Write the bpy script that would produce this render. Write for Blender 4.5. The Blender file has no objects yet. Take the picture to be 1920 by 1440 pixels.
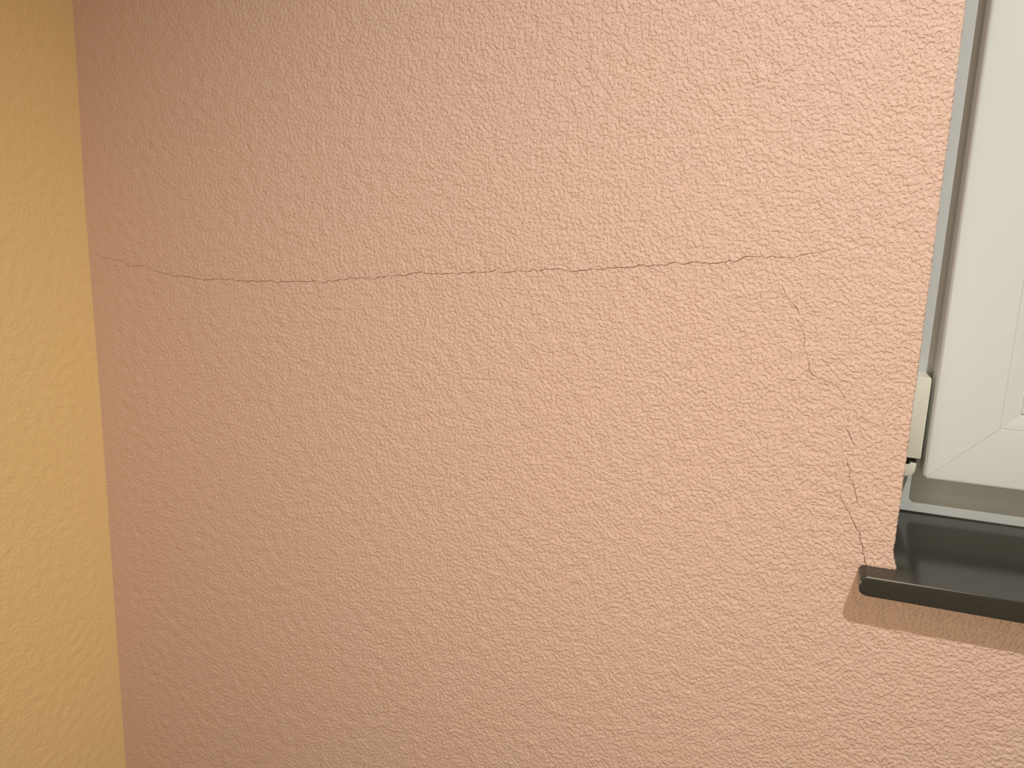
import bpy, bmesh, math
import numpy as np
from mathutils import Matrix, Vector

sc = bpy.context.scene
COL = sc.collection

# ------------------------------------------------------------------ camera
EYE = 1.35                                   # camera height above the floor
DIST = 0.82                                  # camera distance from the pink wall
cd = bpy.data.cameras.new('camera')
cam = bpy.data.objects.new('camera', cd); COL.objects.link(cam)
cd.sensor_fit = 'HORIZONTAL'; cd.sensor_width = 36.0
cd.lens = 1442.0 / 1920.0 * 36.0
cd.clip_start = 0.01
cam.matrix_world = Matrix(((0.93232945, -0.09618319, 0.3485837, 0.0),
                           (0.36022603, 0.16277968, -0.9185532, -DIST),
                           (0.03160704, 0.98196312, 0.18641197, EYE),
                           (0, 0, 0, 1)))
sc.camera = cam

# ------------------------------------------------------------------ light
w = bpy.data.worlds.new('room_light'); sc.world = w; w.use_nodes = True
bg = w.node_tree.nodes['Background']
bg.inputs['Color'].default_value = (1.0, 0.84, 0.58, 1)
bg.inputs['Strength'].default_value = 0.205

def lamp_at(name, loc, aim, watts, col, size, cone):
    ld = bpy.data.lights.new(name, 'SPOT')
    o = bpy.data.objects.new(name, ld); COL.objects.link(o)
    o.location = loc
    ld.energy = watts; ld.color = col; ld.shadow_soft_size = size
    ld.spot_size = math.radians(cone); ld.spot_blend = 1.0
    o.rotation_euler = (Vector(aim) - Vector(loc)).to_track_quat('-Z', 'Y').to_euler()
lamp_at('hanging_spot', (0.38, -1.00, EYE + 1.09), (-0.18, 0.0, EYE - 0.96), 79.0, (1.0, 1.02, 0.99), 0.012, 89)
lamp_at('ceiling_lamp', (0.30, -1.75, EYE + 1.15), (-0.4, 0.0, EYE - 0.2), 6.0, (1.0, 0.92, 0.76), 0.03, 130)
lamp_at('low_fill', (-0.08, -0.90, EYE - 0.28), (-0.08, 0.0, EYE - 0.20), 12.2, (1.0, 0.86, 0.63), 0.14, 150)  # added soft fill light, low behind the camera; no known lamp stands there

sc.view_settings.view_transform = 'Standard'
sc.view_settings.look = 'None'
sc.view_settings.exposure = 0.0
sc.view_settings.gamma = 1.0
sc.view_settings.use_curve_mapping = False

# ------------------------------------------------------------------ materials
def mat(name, col, rough=0.5, spec=0.5, metal=0.0):
    m = bpy.data.materials.new(name); m.use_nodes = True
    b = m.node_tree.nodes['Principled BSDF']
    b.inputs['Base Color'].default_value = (*col, 1)
    b.inputs['Roughness'].default_value = rough
    b.inputs['Specular IOR Level'].default_value = spec
    b.inputs['Metallic'].default_value = metal
    return m

def add_tint(m, col, amount, scale, detail=3.0):
    """slow blotchy variation of the paint itself"""
    nt = m.node_tree; b = nt.nodes['Principled BSDF']
    tc = nt.nodes.new('ShaderNodeTexCoord'); n = nt.nodes.new('ShaderNodeTexNoise')
    n.inputs['Scale'].default_value = scale; n.inputs['Detail'].default_value = detail
    mx = nt.nodes.new('ShaderNodeMix'); mx.data_type = 'RGBA'
    mp = nt.nodes.new('ShaderNodeMapRange')
    mp.inputs['From Min'].default_value = 0.35; mp.inputs['From Max'].default_value = 0.65
    mp.inputs['To Max'].default_value = amount
    nt.links.new(tc.outputs['Object'], n.inputs['Vector'])
    nt.links.new(n.outputs['Fac'], mp.inputs['Value'])
    nt.links.new(mp.outputs['Result'], mx.inputs['Factor'])
    mx.inputs['A'].default_value = b.inputs['Base Color'].default_value
    mx.inputs['B'].default_value = (*col, 1)
    nt.links.new(mx.outputs['Result'], b.inputs['Base Color'])

def add_bump(m, scale, dist, strength=1.0, detail=2.0):
    nt = m.node_tree; b = nt.nodes['Principled BSDF']
    tc = nt.nodes.new('ShaderNodeTexCoord'); n = nt.nodes.new('ShaderNodeTexNoise')
    n.inputs['Scale'].default_value = scale; n.inputs['Detail'].default_value = detail
    bp = nt.nodes.new('ShaderNodeBump')
    bp.inputs['Strength'].default_value = strength; bp.inputs['Distance'].default_value = dist
    nt.links.new(tc.outputs['Object'], n.inputs['Vector'])
    nt.links.new(n.outputs['Fac'], bp.inputs['Height'])
    nt.links.new(bp.outputs['Normal'], b.inputs['Normal'])

def add_stipple(m, scale, dist, lo, hi, fine, smooth):
    """roller stipple: small flat-topped pebbles with narrow dents between them"""
    nt = m.node_tree; b = nt.nodes['Principled BSDF']
    tc = nt.nodes.new('ShaderNodeTexCoord'); n = nt.nodes.new('ShaderNodeTexNoise')
    n.inputs['Scale'].default_value = scale; n.inputs['Detail'].default_value = 1.2
    n.inputs['Roughness'].default_value = 0.45; n.inputs['Distortion'].default_value = 0.35
    mp = nt.nodes.new('ShaderNodeMapRange'); mp.interpolation_type = 'SMOOTHSTEP'
    mp.inputs['From Min'].default_value = lo; mp.inputs['From Max'].default_value = hi
    bp = nt.nodes.new('ShaderNodeBump'); bp.inputs['Strength'].default_value = 1.0
    # the coat was brushed flatter towards the corner of the two walls
    sp = nt.nodes.new('ShaderNodeSeparateXYZ'); fl = nt.nodes.new('ShaderNodeMapRange')
    ax, v0, v1 = smooth
    fl.inputs['From Min'].default_value = v0; fl.inputs['From Max'].default_value = v1
    fl.inputs['To Min'].default_value = 0.40 * dist; fl.inputs['To Max'].default_value = dist
    nt.links.new(tc.outputs['Object'], sp.inputs['Vector']); nt.links.new(sp.outputs[ax], fl.inputs['Value'])
    nt.links.new(fl.outputs['Result'], bp.inputs['Distance'])
    n2 = nt.nodes.new('ShaderNodeTexNoise'); n2.inputs['Scale'].default_value = scale * 3.2
    n2.inputs['Detail'].default_value = 1.0
    b2 = nt.nodes.new('ShaderNodeBump'); b2.inputs['Strength'].default_value = 1.0
    b2.inputs['Distance'].default_value = fine
    nt.links.new(tc.outputs['Object'], n.inputs['Vector']); nt.links.new(tc.outputs['Object'], n2.inputs['Vector'])
    nt.links.new(n.outputs['Fac'], mp.inputs['Value']); nt.links.new(mp.outputs['Result'], bp.inputs['Height'])
    nt.links.new(n2.outputs['Fac'], b2.inputs['Height']); nt.links.new(b2.outputs['Normal'], bp.inputs['Normal'])
    nt.links.new(bp.outputs['Normal'], b.inputs['Normal'])

M_PINK = mat('pink_paint', (0.74, 0.51, 0.405), 0.62, 0.3)
add_tint(M_PINK, (0.75, 0.50, 0.415), 0.6, 9.0)
add_stipple(M_PINK, 285.0, 0.00074, 0.36, 0.61, 0.00014, ('X', -0.97, -0.35))
M_YEL = mat('yellow_paint', (0.92, 0.66, 0.32), 0.62, 0.3)
add_tint(M_YEL, (0.91, 0.665, 0.335), 0.6, 8.0)
add_stipple(M_YEL, 230.0, 0.00030, 0.36, 0.64, 0.00008, ('Y', 0.0, -0.25))
M_CRACK = mat('raw_plaster', (0.30, 0.165, 0.10), 0.95, 0.1)
M_PVC = mat('white_pvc', (0.725, 0.74, 0.73), 0.38, 0.5)
add_bump(M_PVC, 900.0, 0.00005, 0.25)
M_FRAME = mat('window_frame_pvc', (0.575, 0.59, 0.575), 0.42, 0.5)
M_CREAM = mat('cream_plastic', (0.80, 0.77, 0.65), 0.35, 0.5)
add_bump(M_CREAM, 1200.0, 0.00004, 0.25)
M_SEAL = mat('rubber_seal', (0.05, 0.04, 0.032), 0.7, 0.3)
M_PIN = mat('hinge_metal', (0.035, 0.035, 0.03), 0.45, 0.5, 0.4)
M_GLASS = mat('night_glass', (0.02, 0.022, 0.022), 0.03, 0.5)
M_STONE = mat('dark_stone', (0.038, 0.034, 0.028), 0.15, 0.33)
add_tint(M_STONE, (0.050, 0.045, 0.036), 0.5, 420.0, 4.0)

# ------------------------------------------------------------------ helpers
def link(name, mesh, m, parent=None):
    o = bpy.data.objects.new(name, mesh); COL.objects.link(o)
    mesh.materials.clear(); mesh.materials.append(m)
    if parent: o.parent = parent
    return o

def quads_mesh(name, verts, quads, smooth=True):
    me = bpy.data.meshes.new(name)
    verts = np.ascontiguousarray(verts, dtype=np.float32); quads = np.ascontiguousarray(quads, dtype=np.int32)
    me.vertices.add(len(verts)); me.vertices.foreach_set('co', verts.ravel())
    me.loops.add(quads.size); me.loops.foreach_set('vertex_index', quads.ravel())
    me.polygons.add(len(quads)); me.polygons.foreach_set('loop_start', np.arange(0, quads.size, 4, dtype=np.int32))
    if smooth: me.polygons.foreach_set('use_smooth', np.ones(len(quads), dtype=bool))
    me.update(calc_edges=True)
    return me

def tag(o, label=None, cat=None, kind=None):
    if label: o['label'] = label
    if cat: o['category'] = cat
    if kind: o['kind'] = kind
    return o

# ------------------------------------------------------------------ plaster relief
NT, TS = 2048, 1.30                          # relief tile: samples, metres
rng = np.random.default_rng(7)
_k = np.fft.fftfreq(NT, TS / NT)
KX, KZ = np.meshgrid(_k, _k); KR = np.hypot(KX, KZ)
def band(wl, width):
    """isotropic noise with wavelengths around wl (metres), unit variance"""
    k0 = 1.0 / wl
    F = np.exp(-(np.log(np.maximum(KR, 1e-6) / k0) / width) ** 2)
    F[0, 0] = 0
    n = np.fft.ifft2(np.fft.fft2(rng.standard_normal((NT, NT))) * F).real
    return (n / n.std()).astype(np.float32)

def relief_tile(a, c):
    big = band(0.0072, 0.36); slow = band(0.024, 0.5)
    return a * np.tanh(1.5 * (big + 0.1)) + c * slow

def sample(tile, x, z):
    u = np.mod(x / TS * NT, NT); v = np.mod(z / TS * NT, NT)
    i = np.floor(u).astype(np.int64); j = np.floor(v).astype(np.int64)
    fu = (u - i).astype(np.float32); fv = (v - j).astype(np.float32)
    i %= NT; j %= NT; i2 = (i + 1) % NT; j2 = (j + 1) % NT
    return (tile[j, i] * (1 - fu) * (1 - fv) + tile[j, i2] * fu * (1 - fv)
            + tile[j2, i] * (1 - fu) * fv + tile[j2, i2] * fu * fv)

TILE = relief_tile(0.00022, 0.00020)

# ------------------------------------------------------------------ crack courses on the wall (x, height over eye), metres
CRACK_H = [
    (-0.9549,-0.0415), (-0.9422,-0.0435), (-0.9316,-0.0468), (-0.9249,-0.0451), (-0.9162,-0.0485), (-0.9061,-0.0471), (-0.8965,-0.0504), (-0.8861,-0.0551), (-0.8822,-0.0552),
    (-0.8752,-0.0538), (-0.8607,-0.0541), (-0.8513,-0.0568), (-0.8420,-0.0597), (-0.8280,-0.0626), (-0.8170,-0.0637), (-0.8048,-0.0660), (-0.7973,-0.0648), (-0.7835,-0.0653),
    (-0.7711,-0.0668), (-0.7564,-0.0680), (-0.7411,-0.0664), (-0.7321,-0.0655), (-0.7219,-0.0663), (-0.7119,-0.0645), (-0.7024,-0.0670), (-0.6957,-0.0658), (-0.6879,-0.0670),
    (-0.6774,-0.0653), (-0.6700,-0.0663), (-0.6658,-0.0650), (-0.6588,-0.0655), (-0.6478,-0.0635), (-0.6379,-0.0661), (-0.6312,-0.0640), (-0.6214,-0.0642), (-0.6132,-0.0628),
    (-0.5996,-0.0624), (-0.5929,-0.0627), (-0.5795,-0.0604), (-0.5710,-0.0631), (-0.5651,-0.0628), (-0.5598,-0.0592), (-0.5549,-0.0601), (-0.5471,-0.0586), (-0.5432,-0.0567),
    (-0.5372,-0.0576), (-0.5316,-0.0549), (-0.5212,-0.0548), (-0.5111,-0.0532), (-0.5035,-0.0538), (-0.4960,-0.0544), (-0.4923,-0.0544), (-0.4886,-0.0511), (-0.4827,-0.0515),
    (-0.4753,-0.0490), (-0.4696,-0.0495), (-0.4623,-0.0481), (-0.4520,-0.0483), (-0.4427,-0.0446), (-0.4365,-0.0445), (-0.4306,-0.0428), (-0.4258,-0.0440), (-0.4130,-0.0445),
    (-0.4095,-0.0434), (-0.4032,-0.0445), (-0.3985,-0.0429), (-0.3936,-0.0431), (-0.3901,-0.0422), (-0.3833,-0.0431), (-0.3765,-0.0411), (-0.3697,-0.0416), (-0.3605,-0.0388),
    (-0.3563,-0.0403), (-0.3439,-0.0390), (-0.3346,-0.0364), (-0.3265,-0.0393), (-0.3177,-0.0379), (-0.3092,-0.0357), (-0.3027,-0.0362), (-0.2969,-0.0369), (-0.2901,-0.0333),
    (-0.2864,-0.0347), (-0.2826,-0.0353), (-0.2765,-0.0324), (-0.2681,-0.0329), (-0.2657,-0.0316), (-0.2547,-0.0323), (-0.2446,-0.0343), (-0.2344,-0.0324), (-0.2266,-0.0316),
    (-0.2225,-0.0295), (-0.2177,-0.0310), (-0.2072,-0.0298), (-0.2062,-0.0281), (-0.2003,-0.0288), (-0.1943,-0.0271), (-0.1862,-0.0277), (-0.1834,-0.0265), (-0.1786,-0.0267),
    (-0.1720,-0.0243), (-0.1669,-0.0236), (-0.1621,-0.0251), (-0.1551,-0.0229), (-0.1531,-0.0244), (-0.1504,-0.0227), (-0.1431,-0.0232), (-0.1384,-0.0208), (-0.1329,-0.0195),
    (-0.1282,-0.0212), (-0.1228,-0.0209), (-0.1158,-0.0183), (-0.1093,-0.0184), (-0.1054,-0.0196), (-0.1023,-0.0184), (-0.0984,-0.0196), (-0.0896,-0.0181), (-0.0837,-0.0175),
    (-0.0792,-0.0153), (-0.0761,-0.0167), (-0.0713,-0.0156), (-0.0664,-0.0123), (-0.0622,-0.0106), (-0.0555,-0.0103), (-0.0518,-0.0113), (-0.0481,-0.0097), (-0.0433,-0.0114),
    (-0.0372,-0.0093), (-0.0325,-0.0106), (-0.0257,-0.0101), (-0.0175,-0.0104), (-0.0134,-0.0085), (-0.0086,-0.0064), (-0.0014,-0.0051), (0.0065,-0.0042), (0.0136,-0.0022),
    (0.0199,-0.0000), (0.0261,0.0021),
]
CRACK_A = [
    (-0.0272,-0.0359), (-0.0225,-0.0440), (-0.0218,-0.0473), (-0.0167,-0.0529), (-0.0120,-0.0579), (-0.0083,-0.0614), (-0.0076,-0.0651), (-0.0070,-0.0757), (-0.0041,-0.0798),
    (-0.0013,-0.0823), (-0.0002,-0.0870), (0.0005,-0.0897), (0.0006,-0.0960), (0.0009,-0.1013), (0.0036,-0.1072), (0.0070,-0.1124), (0.0073,-0.1198), (0.0110,-0.1256),
    (0.0164,-0.1277), (0.0232,-0.1295), (0.0284,-0.1316), (0.0345,-0.1340), (0.0376,-0.1377), (0.0396,-0.1406), (0.0423,-0.1435), (0.0450,-0.1495), (0.0471,-0.1660),
    (0.0497,-0.1704), (0.0474,-0.1761), (0.0507,-0.1808), (0.0534,-0.1867), (0.0563,-0.1915), (0.0596,-0.1952), (0.0519,-0.2046), (0.0521,-0.2118), (0.0559,-0.2189),
    (0.0555,-0.2264), (0.0596,-0.2309), (0.0625,-0.2394), (0.0645,-0.2457), (0.0662,-0.2539),
]
CRACK_B = [
    (0.0427,-0.2413), (0.0493,-0.2431), (0.0504,-0.2498), (0.0542,-0.2558), (0.0593,-0.2626), (0.0624,-0.2687), (0.0663,-0.2757), (0.0677,-0.2793), (0.0712,-0.2815),
    (0.0728,-0.2906), (0.0756,-0.2959), (0.0764,-0.3007), (0.0761,-0.3041), (0.0785,-0.3069), (0.0796,-0.3136), (0.0820,-0.3157),
]
EDGE = [
    (0.1026,0.2182), (0.1028,0.1425), (0.1028,0.0861), (0.1027,0.0396), (0.1029,-0.0140), (0.1029,-0.0590), (0.1031,-0.1118), (0.1028,-0.1533), (0.1033,-0.1896),
    (0.1028,-0.2223), (0.1029,-0.2555), (0.1026,-0.2893), (0.1023,-0.2973), (0.1035,-0.3034), (0.1055,-0.3104), (0.1073,-0.3152),
]

XL = -0.9600          # inner corner with the yellow wall
ZS = -0.326           # row of the wall hidden inside the sill slab
EDGE_X = 0.1028
H_ = np.array(CRACK_H); A_ = np.array(CRACK_A); B_ = np.array(CRACK_B); E_ = np.array(EDGE)

def interp(v, xs, ys):
    o = np.argsort(xs); return np.interp(v, xs[o], ys[o])

def path_h(x):   return interp(x, H_[:, 0], H_[:, 1])
_a = np.vstack([[[-0.035, 0.36]], [[-0.030, 0.0]], A_, [[0.082, -0.275], [0.0905, -0.300], [0.0935, -0.3157], [0.088, -0.36], [0.04, -0.60]]])
_b = np.vstack([[[-0.060, 0.36]], [[-0.055, 0.0], [-0.045, -0.0359], [-0.024, -0.0757], [-0.018, -0.1124], [0.004, -0.1335], [0.018, -0.1495], [0.030, -0.20]],
                B_[1:], [[0.070, -0.36], [0.015, -0.60]]])
_e = np.vstack([[[EDGE_X, 0.36]], E_, [[0.1060, ZS], [EDGE_X, -0.40]]])
def path_a(z):   return interp(z, _a[:, 1], _a[:, 0])
def path_b(z):   return interp(z, _b[:, 1], _b[:, 0])
def path_e(z):   return interp(z, _e[:, 1], _e[:, 0])

def pulse(v, lo, hi, ramp):
    return np.clip((v - lo) / ramp, 0, 1) * np.clip((hi - v) / ramp, 0, 1)
jit = np.random.default_rng(3)
_jx = jit.uniform(0.55, 1.0, 400)
def rough_amt(v): return np.interp((v + 2.0) * 90 % 399, np.arange(400), _jx)
def amt_h(x):    # how far the long crack is open along its course
    base = np.interp(x, [-0.953, -0.93, -0.82, -0.78, -0.30, -0.16, -0.06, -0.03, -0.005, 0.024],
                     [0.0, 0.45, 0.5, 0.75, 0.8, 1.0, 1.0, 0.62, 0.45, 0.0])
    return base * rough_amt(x)
def amt_a(z):
    z_ = -z
    return (0.55 * pulse(z_, 0.036, 0.066, 0.006) + 0.5 * pulse(z_, 0.078, 0.101, 0.004) + 0.8 * pulse(z_, 0.109, 0.1495, 0.004)
            + 0.6 * pulse(z_, 0.1659, 0.1707, 0.001) + 0.85 * pulse(z_, 0.1756, 0.1958, 0.003)
            + 0.85 * pulse(z_, 0.2085, 0.2540, 0.005)) * rough_amt(z)
def amt_b(z):
    return np.interp(-z, [0.2415, 0.25, 0.268, 0.29, 0.3165, 0.32], [0.0, 0.6, 0.95, 1.15, 1.2, 0.0]) * rough_amt(z + 0.37)

def seg(a, b, n): return np.linspace(a, b, n, endpoint=False)
# column parameter: piecewise between the guide lines (corner, crack B, crack A, window edge)
n0 = 800; t0 = np.linspace(0, 1, n0 + 1)[:-1]; t0 = (t0 * 1.5 + t0 * t0 * (1.0 - 1.5) / 2) / 1.25
n1 = 18; t1 = np.linspace(0, 1, n1 + 1)[:-1]
n2 = 92; t2 = np.linspace(0, 1, n2 + 1)
KB, KA, KE = n0, n0 + n1, n0 + n1 + n2          # guide columns
rows = np.concatenate([seg(-EYE, -0.90, 24), seg(-0.90, ZS, 500), seg(ZS, -0.178, 130), seg(-0.178, -0.148, 80), seg(-0.148, -0.05, 88), seg(-0.05, 0.36, 360), np.linspace(0.36, 1.25, 40)])
RS = 24 + 500; RJ = RS + 298                      # sill row, crack row
nr = len(rows); nc = KE + 1

def col_x(zz):
    xb, xa, xe = path_b(zz), path_a(zz), path_e(zz)
    out = np.empty((nr, nc))
    out[:, :n0] = XL - 0.004 + (xb[:, :n0] - XL + 0.004) * t0
    out[:, n0:n0 + n1] = xb[:, n0:n0 + n1] + (xa - xb)[:, n0:n0 + n1] * t1
    out[:, n0 + n1:] = xa[:, n0 + n1:] + (xe - xa)[:, n0 + n1:] * t2
    return out
ZR = np.repeat(rows[:, None], nc, 1)
def row_z(xx):
    sh = path_h(xx) + 0.05                        # shift of the guide row
    fall = np.where(ZR > -0.05, np.clip((0.36 - ZR) / 0.41, 0, 1), np.clip((ZR - ZS) / (-0.05 - ZS), 0, 1))
    return ZR + sh * fall
X = col_x(ZR); Z = row_z(X); X = col_x(Z); Z = row_z(X); X = col_x(Z)

# relief, and the fissures cut into it
D = sample(TILE, X + 3.1, Z + 2.3)
D *= np.clip((X - XL) / 0.05, 0.45, 1.0)                              # brushed flatter into the corner
D += 0.0007 * np.exp(-((Z + 0.3157) / 0.006) ** 2) * (X > 0.06)       # plaster dressed onto the sill
for px, pz, r, d in ((-0.1880, -0.0145, 0.0011, 0.0022), (0.0240, 0.0993, 0.0012, 0.002), (-0.455, -0.205, 0.0012, 0.0014)):
    D -= d * np.exp(-((X - px) ** 2 + (Z - pz) ** 2) / r ** 2)        # pin holes

ah = amt_h(X[RJ]); ah[X[RJ] < -0.953] = 0
for s in (-1, 1):
    base = np.abs(Z[RJ + s] - Z[RJ]); half = 0.00013 + 0.00026 * ah
    Z[RJ + s] = Z[RJ] + s * np.where(ah > 0.02, half, base)
D[RJ] -= np.where(ah > 0.02, 0.0007 + 0.0012 * ah, 0)
for K, fn in ((KA, amt_a), (KB, amt_b)):
    am = fn(Z[:, K])
    for s in (-1, 1):
        base = np.abs(X[:, K + s] - X[:, K]); half = np.minimum(0.00012 + 0.00028 * am, base * 0.9)
        X[:, K + s] = X[:, K] + s * np.where(am > 0.02, half, base)
    D[:, K] -= np.where(am > 0.02, 0.0006 + 0.0013 * am, 0)
    if K == KA: aa = am
    else: ab = am

V_A = np.stack([X, -D, Z + EYE], -1).reshape(-1, 3)
idx = np.arange(nr * nc).reshape(nr, nc)
def grid_quads(ix): return np.stack([ix[:-1, :-1], ix[:-1, 1:], ix[1:, 1:], ix[1:, :-1]], -1)
QA = grid_quads(idx)
crack = np.zeros((nr - 1, nc - 1), np.int8)
on = (ah[:-1] > 0.02) & (ah[1:] > 0.02)
crack[RJ - 1, :][on] = 1; crack[RJ, :][on] = 1
for K, am, c in ((KA, aa, 2), (KB, ab, 3)):
    on = (am[:-1] > 0.02) & (am[1:] > 0.02)
    crack[:, K - 1][on] = c; crack[:, K][on] = c

# below the sill the wall runs on to the right
xr = np.concatenate([seg(EDGE_X, 0.30, 175)[1:], np.linspace(0.30, 1.7, 40)])
rC = RS + 1
ZC = np.repeat(Z[:rC, -1:], len(xr), 1); ZC = ZR[:rC, :1] + np.zeros((1, len(xr)))
XC = path_e(ZC) - EDGE_X
XC = xr[None, :] + XC * np.clip((0.14 - xr[None, :]) / 0.04, 0, 1)
DC = sample(TILE, XC + 3.1, ZC + 2.3)
V_C = np.stack([XC, -DC, ZC + EYE], -1).reshape(-1, 3)
iC = np.arange(rC * len(xr)).reshape(rC, -1) + len(V_A)
QC = grid_quads(np.concatenate([idx[:rC, -1:], iC], 1))

# the plaster turns the corner into the window reveal
R_ = 0.0020; ang = np.linspace(0, math.pi / 2, 6)[1:]
run = np.concatenate([np.linspace(0.0045, 0.02, 12), np.linspace(0.03, 0.215, 30)])
zz = Z[RS:, -1:]
prof = [(R_ * math.sin(a), R_ * (1 - math.cos(a)), a) for a in ang] + [(R_, r, math.pi / 2) for r in run]
px = np.array([p[0] for p in prof]); py = np.array([p[1] for p in prof]); pa = np.array([p[2] for p in prof])
arc = np.cumsum(np.concatenate([[0], np.hypot(np.diff(px), np.diff(py))])) + R_
xe = X[RS:, -1:]
DW = 0.6 * sample(TILE, xe + arc[None, :] + 3.1, zz + np.zeros((1, len(prof))) + 2.3)
XW = xe + px[None, :] + DW * np.sin(pa)[None, :]
YW = py[None, :] - DW * np.cos(pa)[None, :]
V_B = np.stack([XW, YW, zz + EYE + np.zeros_like(XW)], -1).reshape(-1, 3)
iB = np.arange(XW.size).reshape(XW.shape) + len(V_A) + len(V_C)
QB = grid_quads(np.concatenate([idx[RS:, -1:], iB], 1))

# plain runs of the same wall over and to the right of the opening
OX1, OZ1 = 1.12, 1.05
ex = [((EDGE_X, 0, OZ1), (1.7, 0, OZ1), (1.7, 0, 1.25), (EDGE_X, 0, 1.25)), ((OX1, 0, ZS), (1.7, 0, ZS), (1.7, 0, OZ1), (OX1, 0, OZ1)),
      ((EDGE_X, 0, OZ1), (EDGE_X, .215, OZ1), (OX1, .215, OZ1), (OX1, 0, OZ1)), ((OX1, 0, ZS), (OX1, 0, OZ1), (OX1, .215, OZ1), (OX1, .215, ZS))]
V_X = np.array([p for q in ex for p in q], float); V_X[:, 2] += EYE
nX = len(V_A) + len(V_C) + len(V_B)
QX = np.arange(16).reshape(4, 4) + nX

V_ALL = np.concatenate([V_A, V_C, V_B, V_X])
flat = QA.reshape(-1, 4); cf = crack.reshape(-1)
wall = link('wall_back', quads_mesh('wall_back', V_ALL, np.concatenate([flat[cf == 0], QC.reshape(-1, 4), QB.reshape(-1, 4), QX])), M_PINK)
tag(wall, 'salmon pink rough plaster wall with thin cracks', kind='structure')
for c, lab in ((1, 'long thin dark crack running across the pink plaster'), (2, 'broken hairline crack climbing beside the window'),
               (3, 'short dark crack rising from the end of the sill')):
    q = flat[cf == c]; u, inv = np.unique(q, return_inverse=True)
    o = link('crack', quads_mesh('crack', V_ALL[u], inv.reshape(-1, 4), smooth=False), M_CRACK, wall)
    o['label'] = lab

# ------------------------------------------------------------------ yellow wall
ys = np.concatenate([np.linspace(0.004, -0.36, 215), np.linspace(-0.36, -2.2, 30)[1:]])
zs = np.concatenate([np.linspace(-EYE, -0.92, 16)[:-1], np.linspace(-0.92, 0.36, 720), np.linspace(0.36, 1.25, 25)[1:]])
YY, ZZ = np.meshgrid(ys, zs)
DY = sample(TILE, YY + 0.7, ZZ + 0.9) * 0.8
DY *= np.clip(-YY / 0.03, 0.5, 1.0)
lean = -0.0030 * np.exp(-((ZZ - 0.02) / 0.16) ** 2)                    # the corner is not quite straight
XX = XL + DY + lean
vy = np.stack([XX, YY, ZZ + EYE], -1).reshape(-1, 3)
iy = np.arange(XX.size).reshape(XX.shape)
wl = link('wall_left', quads_mesh('wall_left', vy, grid_quads(iy)[:, :, ::-1].reshape(-1, 4)), M_YEL)
tag(wl, 'yellow ochre plaster wall meeting the pink wall', kind='structure')

# ------------------------------------------------------------------ window
def emp(name, loc, parent=None):
    o = bpy.data.objects.new(name, None); COL.objects.link(o); o.location = loc
    o.empty_display_size = 0.05
    if parent: o.parent = parent
    return o
FY = 0.200                                    # face of the fixed frame
WX0, WX1, WZ0, WZ1 = 0.096, 1.125, -0.3152, 1.055      # outer frame rectangle
window = tag(emp('window_1', (0, 0, 0)), 'off-white plastic window set back behind the pink wall', kind='structure')

def rect_pts(x0, x1, z0, z1, s, c):
    """eight points of a rectangle inset by s with corners cut by c"""
    a, b, d, e = x0 + s, x1 - s, z0 + s, z1 - s
    return [(a + c, d), (b - c, d), (b, d + c), (b, e - c), (b - c, e), (a + c, e), (a, e - c), (a, d + c)]

def ring_side(name, rect, profile, side, m, parent, gap=0.00012, smooth=True):
    """one mitred length (0 bottom, 1 right, 2 top, 3 left) of a profile swept round a rectangle"""
    x0, x1, z0, z1 = rect
    vs, n = [], 0
    for (s, y, c) in profile:
        p = rect_pts(x0, x1, z0, z1, s, c)
        k = 2 * side
        A, Bp = p[k], p[(k + 1) % 8]
        prev, nxt = p[(k - 1) % 8], p[(k + 2) % 8]
        h0 = ((A[0] + prev[0]) / 2, (A[1] + prev[1]) / 2); h1 = ((Bp[0] + nxt[0]) / 2, (Bp[1] + nxt[1]) / 2)
        dx, dz = [(1, 0), (0, 1), (-1, 0), (0, -1)][side]
        h0 = (h0[0] + dx * gap, h0[1] + dz * gap); h1 = (h1[0] - dx * gap, h1[1] - dz * gap)
        for q in (h0, A, Bp, h1): vs.append((q[0], y, q[1] + EYE))
        n += 1
    qs = []
    for i in range(n):
        j = (i + 1) % n
        for k in range(3): qs.append((4 * i + k, 4 * i + k + 1, 4 * j + k + 1, 4 * j + k))
    me = bpy.data.meshes.new(name)
    bm = bmesh.new(); bv = [bm.verts.new(v) for v in vs]
    for q in qs: bm.faces.new([bv[t] for t in q])
    bm.faces.new([bv[4 * i] for i in range(n)]); bm.faces.new([bv[4 * i + 3] for i in range(n)][::-1])
    bmesh.ops.recalc_face_normals(bm, faces=bm.faces)
    for f in bm.faces: f.smooth = smooth
    for e in bm.edges:
        if len(e.link_faces) == 2 and e.calc_face_angle(0) > math.radians(35): e.smooth = False
    bm.to_mesh(me); bm.free()
    return link(name, me, m, parent)

def arcp(s, y, r, a0, a1, n, c0=0.0, c1=0.0):
    return [(s + r * math.cos(math.radians(a0 + (a1 - a0) * t / n)), y - r * math.sin(math.radians(a0 + (a1 - a0) * t / n)),
             c0 + (c1 - c0) * t / n) for t in range(n + 1)]

frame = emp('frame', (0, 0, 0), window)
fprof = [(0, FY + 0.07, 0), (0, FY + 0.0015, 0), (0.0015, FY, 0), (0.062, FY, 0), (0.062, FY + 0.07, 0)]
for side in range(4):
    ring_side('frame_jamb' if side in (1, 3) else 'frame_rail', (WX0, WX1, WZ0, WZ1), fprof, side, M_FRAME, frame)

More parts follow.
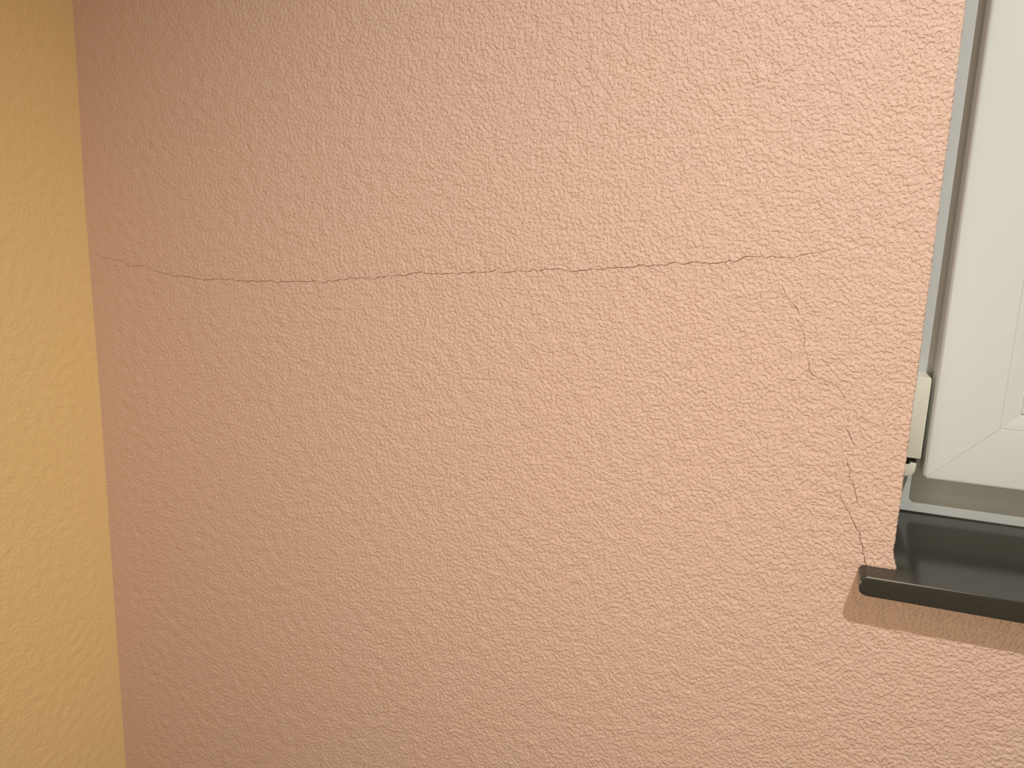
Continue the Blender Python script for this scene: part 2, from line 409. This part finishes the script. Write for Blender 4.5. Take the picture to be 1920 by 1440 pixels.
DEP = 0.037                                    # how far the sash stands proud
SY = FY - DEP
SR = (0.1450, 1.0735, -0.2625, 1.004)
sash = emp('sash', (0, 0, 0), window)
CUT = 0.0058
sprof = [(0.0005, FY - 0.0028, CUT), (0.0, FY - 0.006, CUT), (0.0, SY + 0.0045, CUT)]
sprof += arcp(0.0045, SY + 0.0045, 0.0045, 180, 90, 5, CUT, 0.0008)[1:]
sprof += [(0.0690, SY, 0)] + arcp(0.0690, SY + 0.0006, 0.0006, 90, 10, 3)[1:] + [(0.0696, SY + 0.003, 0), (0.0696, FY + 0.03, 0), (0.012, FY + 0.03, 0), (0.012, FY - 0.0028, 0)]
for side in range(4):
    ring_side('sash_stile' if side in (1, 3) else 'sash_rail', SR, sprof, side, M_PVC, sash)
bprof = [(0.0697, SY + 0.02, 0), (0.0697, SY + 0.0016, 0)] + arcp(0.0705, SY + 0.0014, 0.0008, 180, 78, 4)[1:]
bprof += [(0.0880, SY + 0.0046, 0)] + arcp(0.0893, SY + 0.0040, 0.0013, 160, 40, 5) + [(0.0990, SY + 0.0075, 0), (0.0995, SY + 0.0200, 0)]
for side in range(4):
    ring_side('glazing_bead', SR, bprof, side, M_PVC, sash)
gx0, gx1, gz0, gz1 = SR[0] + 0.078, SR[1] - 0.078, SR[2] + 0.078, SR[3] - 0.078

def box_bm(x0, x1, y0, y1, z0, z1, bevel=0.0, segs=2):
    bm = bmesh.new(); bmesh.ops.create_cube(bm, size=1.0)
    for v in bm.verts:
        v.co = (x0 + (v.co.x + .5) * (x1 - x0), y0 + (v.co.y + .5) * (y1 - y0), z0 + (v.co.z + .5) * (z1 - z0) + EYE)
    if bevel: bmesh.ops.bevel(bm, geom=list(bm.edges), offset=bevel, segments=segs, affect='EDGES', profile=0.5, clamp_overlap=True)
    return bm
def finish(name, bm, m, parent=None, smooth=True, sharp=40):
    bmesh.ops.recalc_face_normals(bm, faces=bm.faces)
    for f in bm.faces: f.smooth = smooth
    for e in bm.edges:
        if len(e.link_faces) == 2 and e.calc_face_angle(0) > math.radians(sharp): e.smooth = False
    me = bpy.data.meshes.new(name); bm.to_mesh(me); bm.free()
    return link(name, me, m, parent)
finish('glass_pane', box_bm(gx0, gx1, SY + 0.020, SY + 0.026, gz0, gz1), M_GLASS, sash, False)

# rubber seal between sash and frame
gprof = [(0.0008, FY - 0.0001, CUT), (0.0008, FY - 0.0030, CUT), (0.0115, FY - 0.0030, 0.002), (0.0115, FY - 0.0001, 0.002)]
for side in range(4):
    ring_side('rubber_seal', SR, gprof, side, M_SEAL, window, gap=0.0)

def prism_xz(outline, y0, y1):
    bm = bmesh.new()
    a = [bm.verts.new((x, y0, z + EYE)) for x, z in outline]; b = [bm.verts.new((x, y1, z + EYE)) for x, z in outline]
    f0 = bm.faces.new(a); f1 = bm.faces.new(b[::-1]); n = len(a)
    for i in range(n): bm.faces.new((a[i], b[i], b[(i + 1) % n], a[(i + 1) % n]))
    return bm, f0
def rounded(x0, x1, z0, z1, r, n=5):
    """r = radii at bottom-left, bottom-right, top-right, top-left"""
    out = []
    for (cx, cz, a0, rr) in ((x0, z0, 180, r[0]), (x1, z0, 270, r[1]), (x1, z1, 0, r[2]), (x0, z1, 90, r[3])):
        sx = 1 if cx == x0 else -1; sz = 1 if cz == z0 else -1
        if rr <= 0: out.append((cx, cz)); continue
        for t in range(n + 1):
            a = math.radians(a0 + 90 * t / n)
            out.append((cx + sx * rr + rr * math.cos(a), cz + sz * rr + rr * math.sin(a)))
    return out
def bevel_front(bm, f, off, segs=3):
    bmesh.ops.bevel(bm, geom=list(f.edges), offset=off, segments=segs, affect='EDGES', profile=0.5, clamp_overlap=True)

# lower hinge: long cover cap, dark pin and the cup it turns in
hinge = emp('hinge', (0, 0, 0), window)
bm, f = prism_xz(rounded(0.1110, 0.1402, -0.2385, -0.1415, (0.0008, 0.0008, 0.0035, 0.0035)), SY + 0.001, FY)
bevel_front(bm, f, 0.0022)
finish('hinge_cover', bm, M_CREAM, hinge)['label'] = 'cream plastic hinge cap'
bm = bmesh.new()
bmesh.ops.create_cone(bm, cap_ends=True, segments=24, radius1=0.0038, radius2=0.0038, depth=0.020,
                      matrix=Matrix.Translation((0.1272, 0.1800, -0.2440 + EYE)))
finish('hinge_pin', bm, M_PIN, hinge)
cup = [(0.1130, -0.2590), (0.1130, -0.2455), (0.1245, -0.2455), (0.1245, -0.2490), (0.1305, -0.2490), (0.1305, -0.2455), (0.1378, -0.2462),
       (0.1372, -0.2560), (0.1345, -0.2605), (0.1290, -0.2630), (0.1190, -0.2630), (0.1145, -0.2615)]
bm, f = prism_xz(cup[::-1], SY + 0.006, FY)
bevel_front(bm, f, 0.0012, 2)
finish('hinge_cup', bm, M_CREAM, hinge)['label'] = 'cream hinge cup with dark slot'
finish('hinge_bracket', box_bm(0.1120, 0.1376, SY + 0.014, FY, -0.2470, -0.2380, 0.0005), M_PIN, hinge)

# the window hangs a hair out of plumb
piv = Vector((0.145, 0.0, EYE - 0.26)); rot = Matrix.Rotation(math.radians(0.35), 4, 'Y')
window.matrix_world = Matrix.Translation(piv) @ rot @ Matrix.Translation(-piv)

# ------------------------------------------------------------------ sill
SX0, SX1, SZB, SZT = 0.0742, 1.15, -0.3362, -0.3158
bm, f = prism_xz(rounded(SX0, SX1, SZB, SZT, (0.0062, 0.002, 0.002, 0.0058), 7), -0.0300, 0.2140)
bevel_front(bm, f, 0.0015, 4)
sill = finish('stone_sill', bm, M_STONE, None, True, 50)
tag(sill, 'glossy dark stone sill slab jutting out below the window', 'window sill')
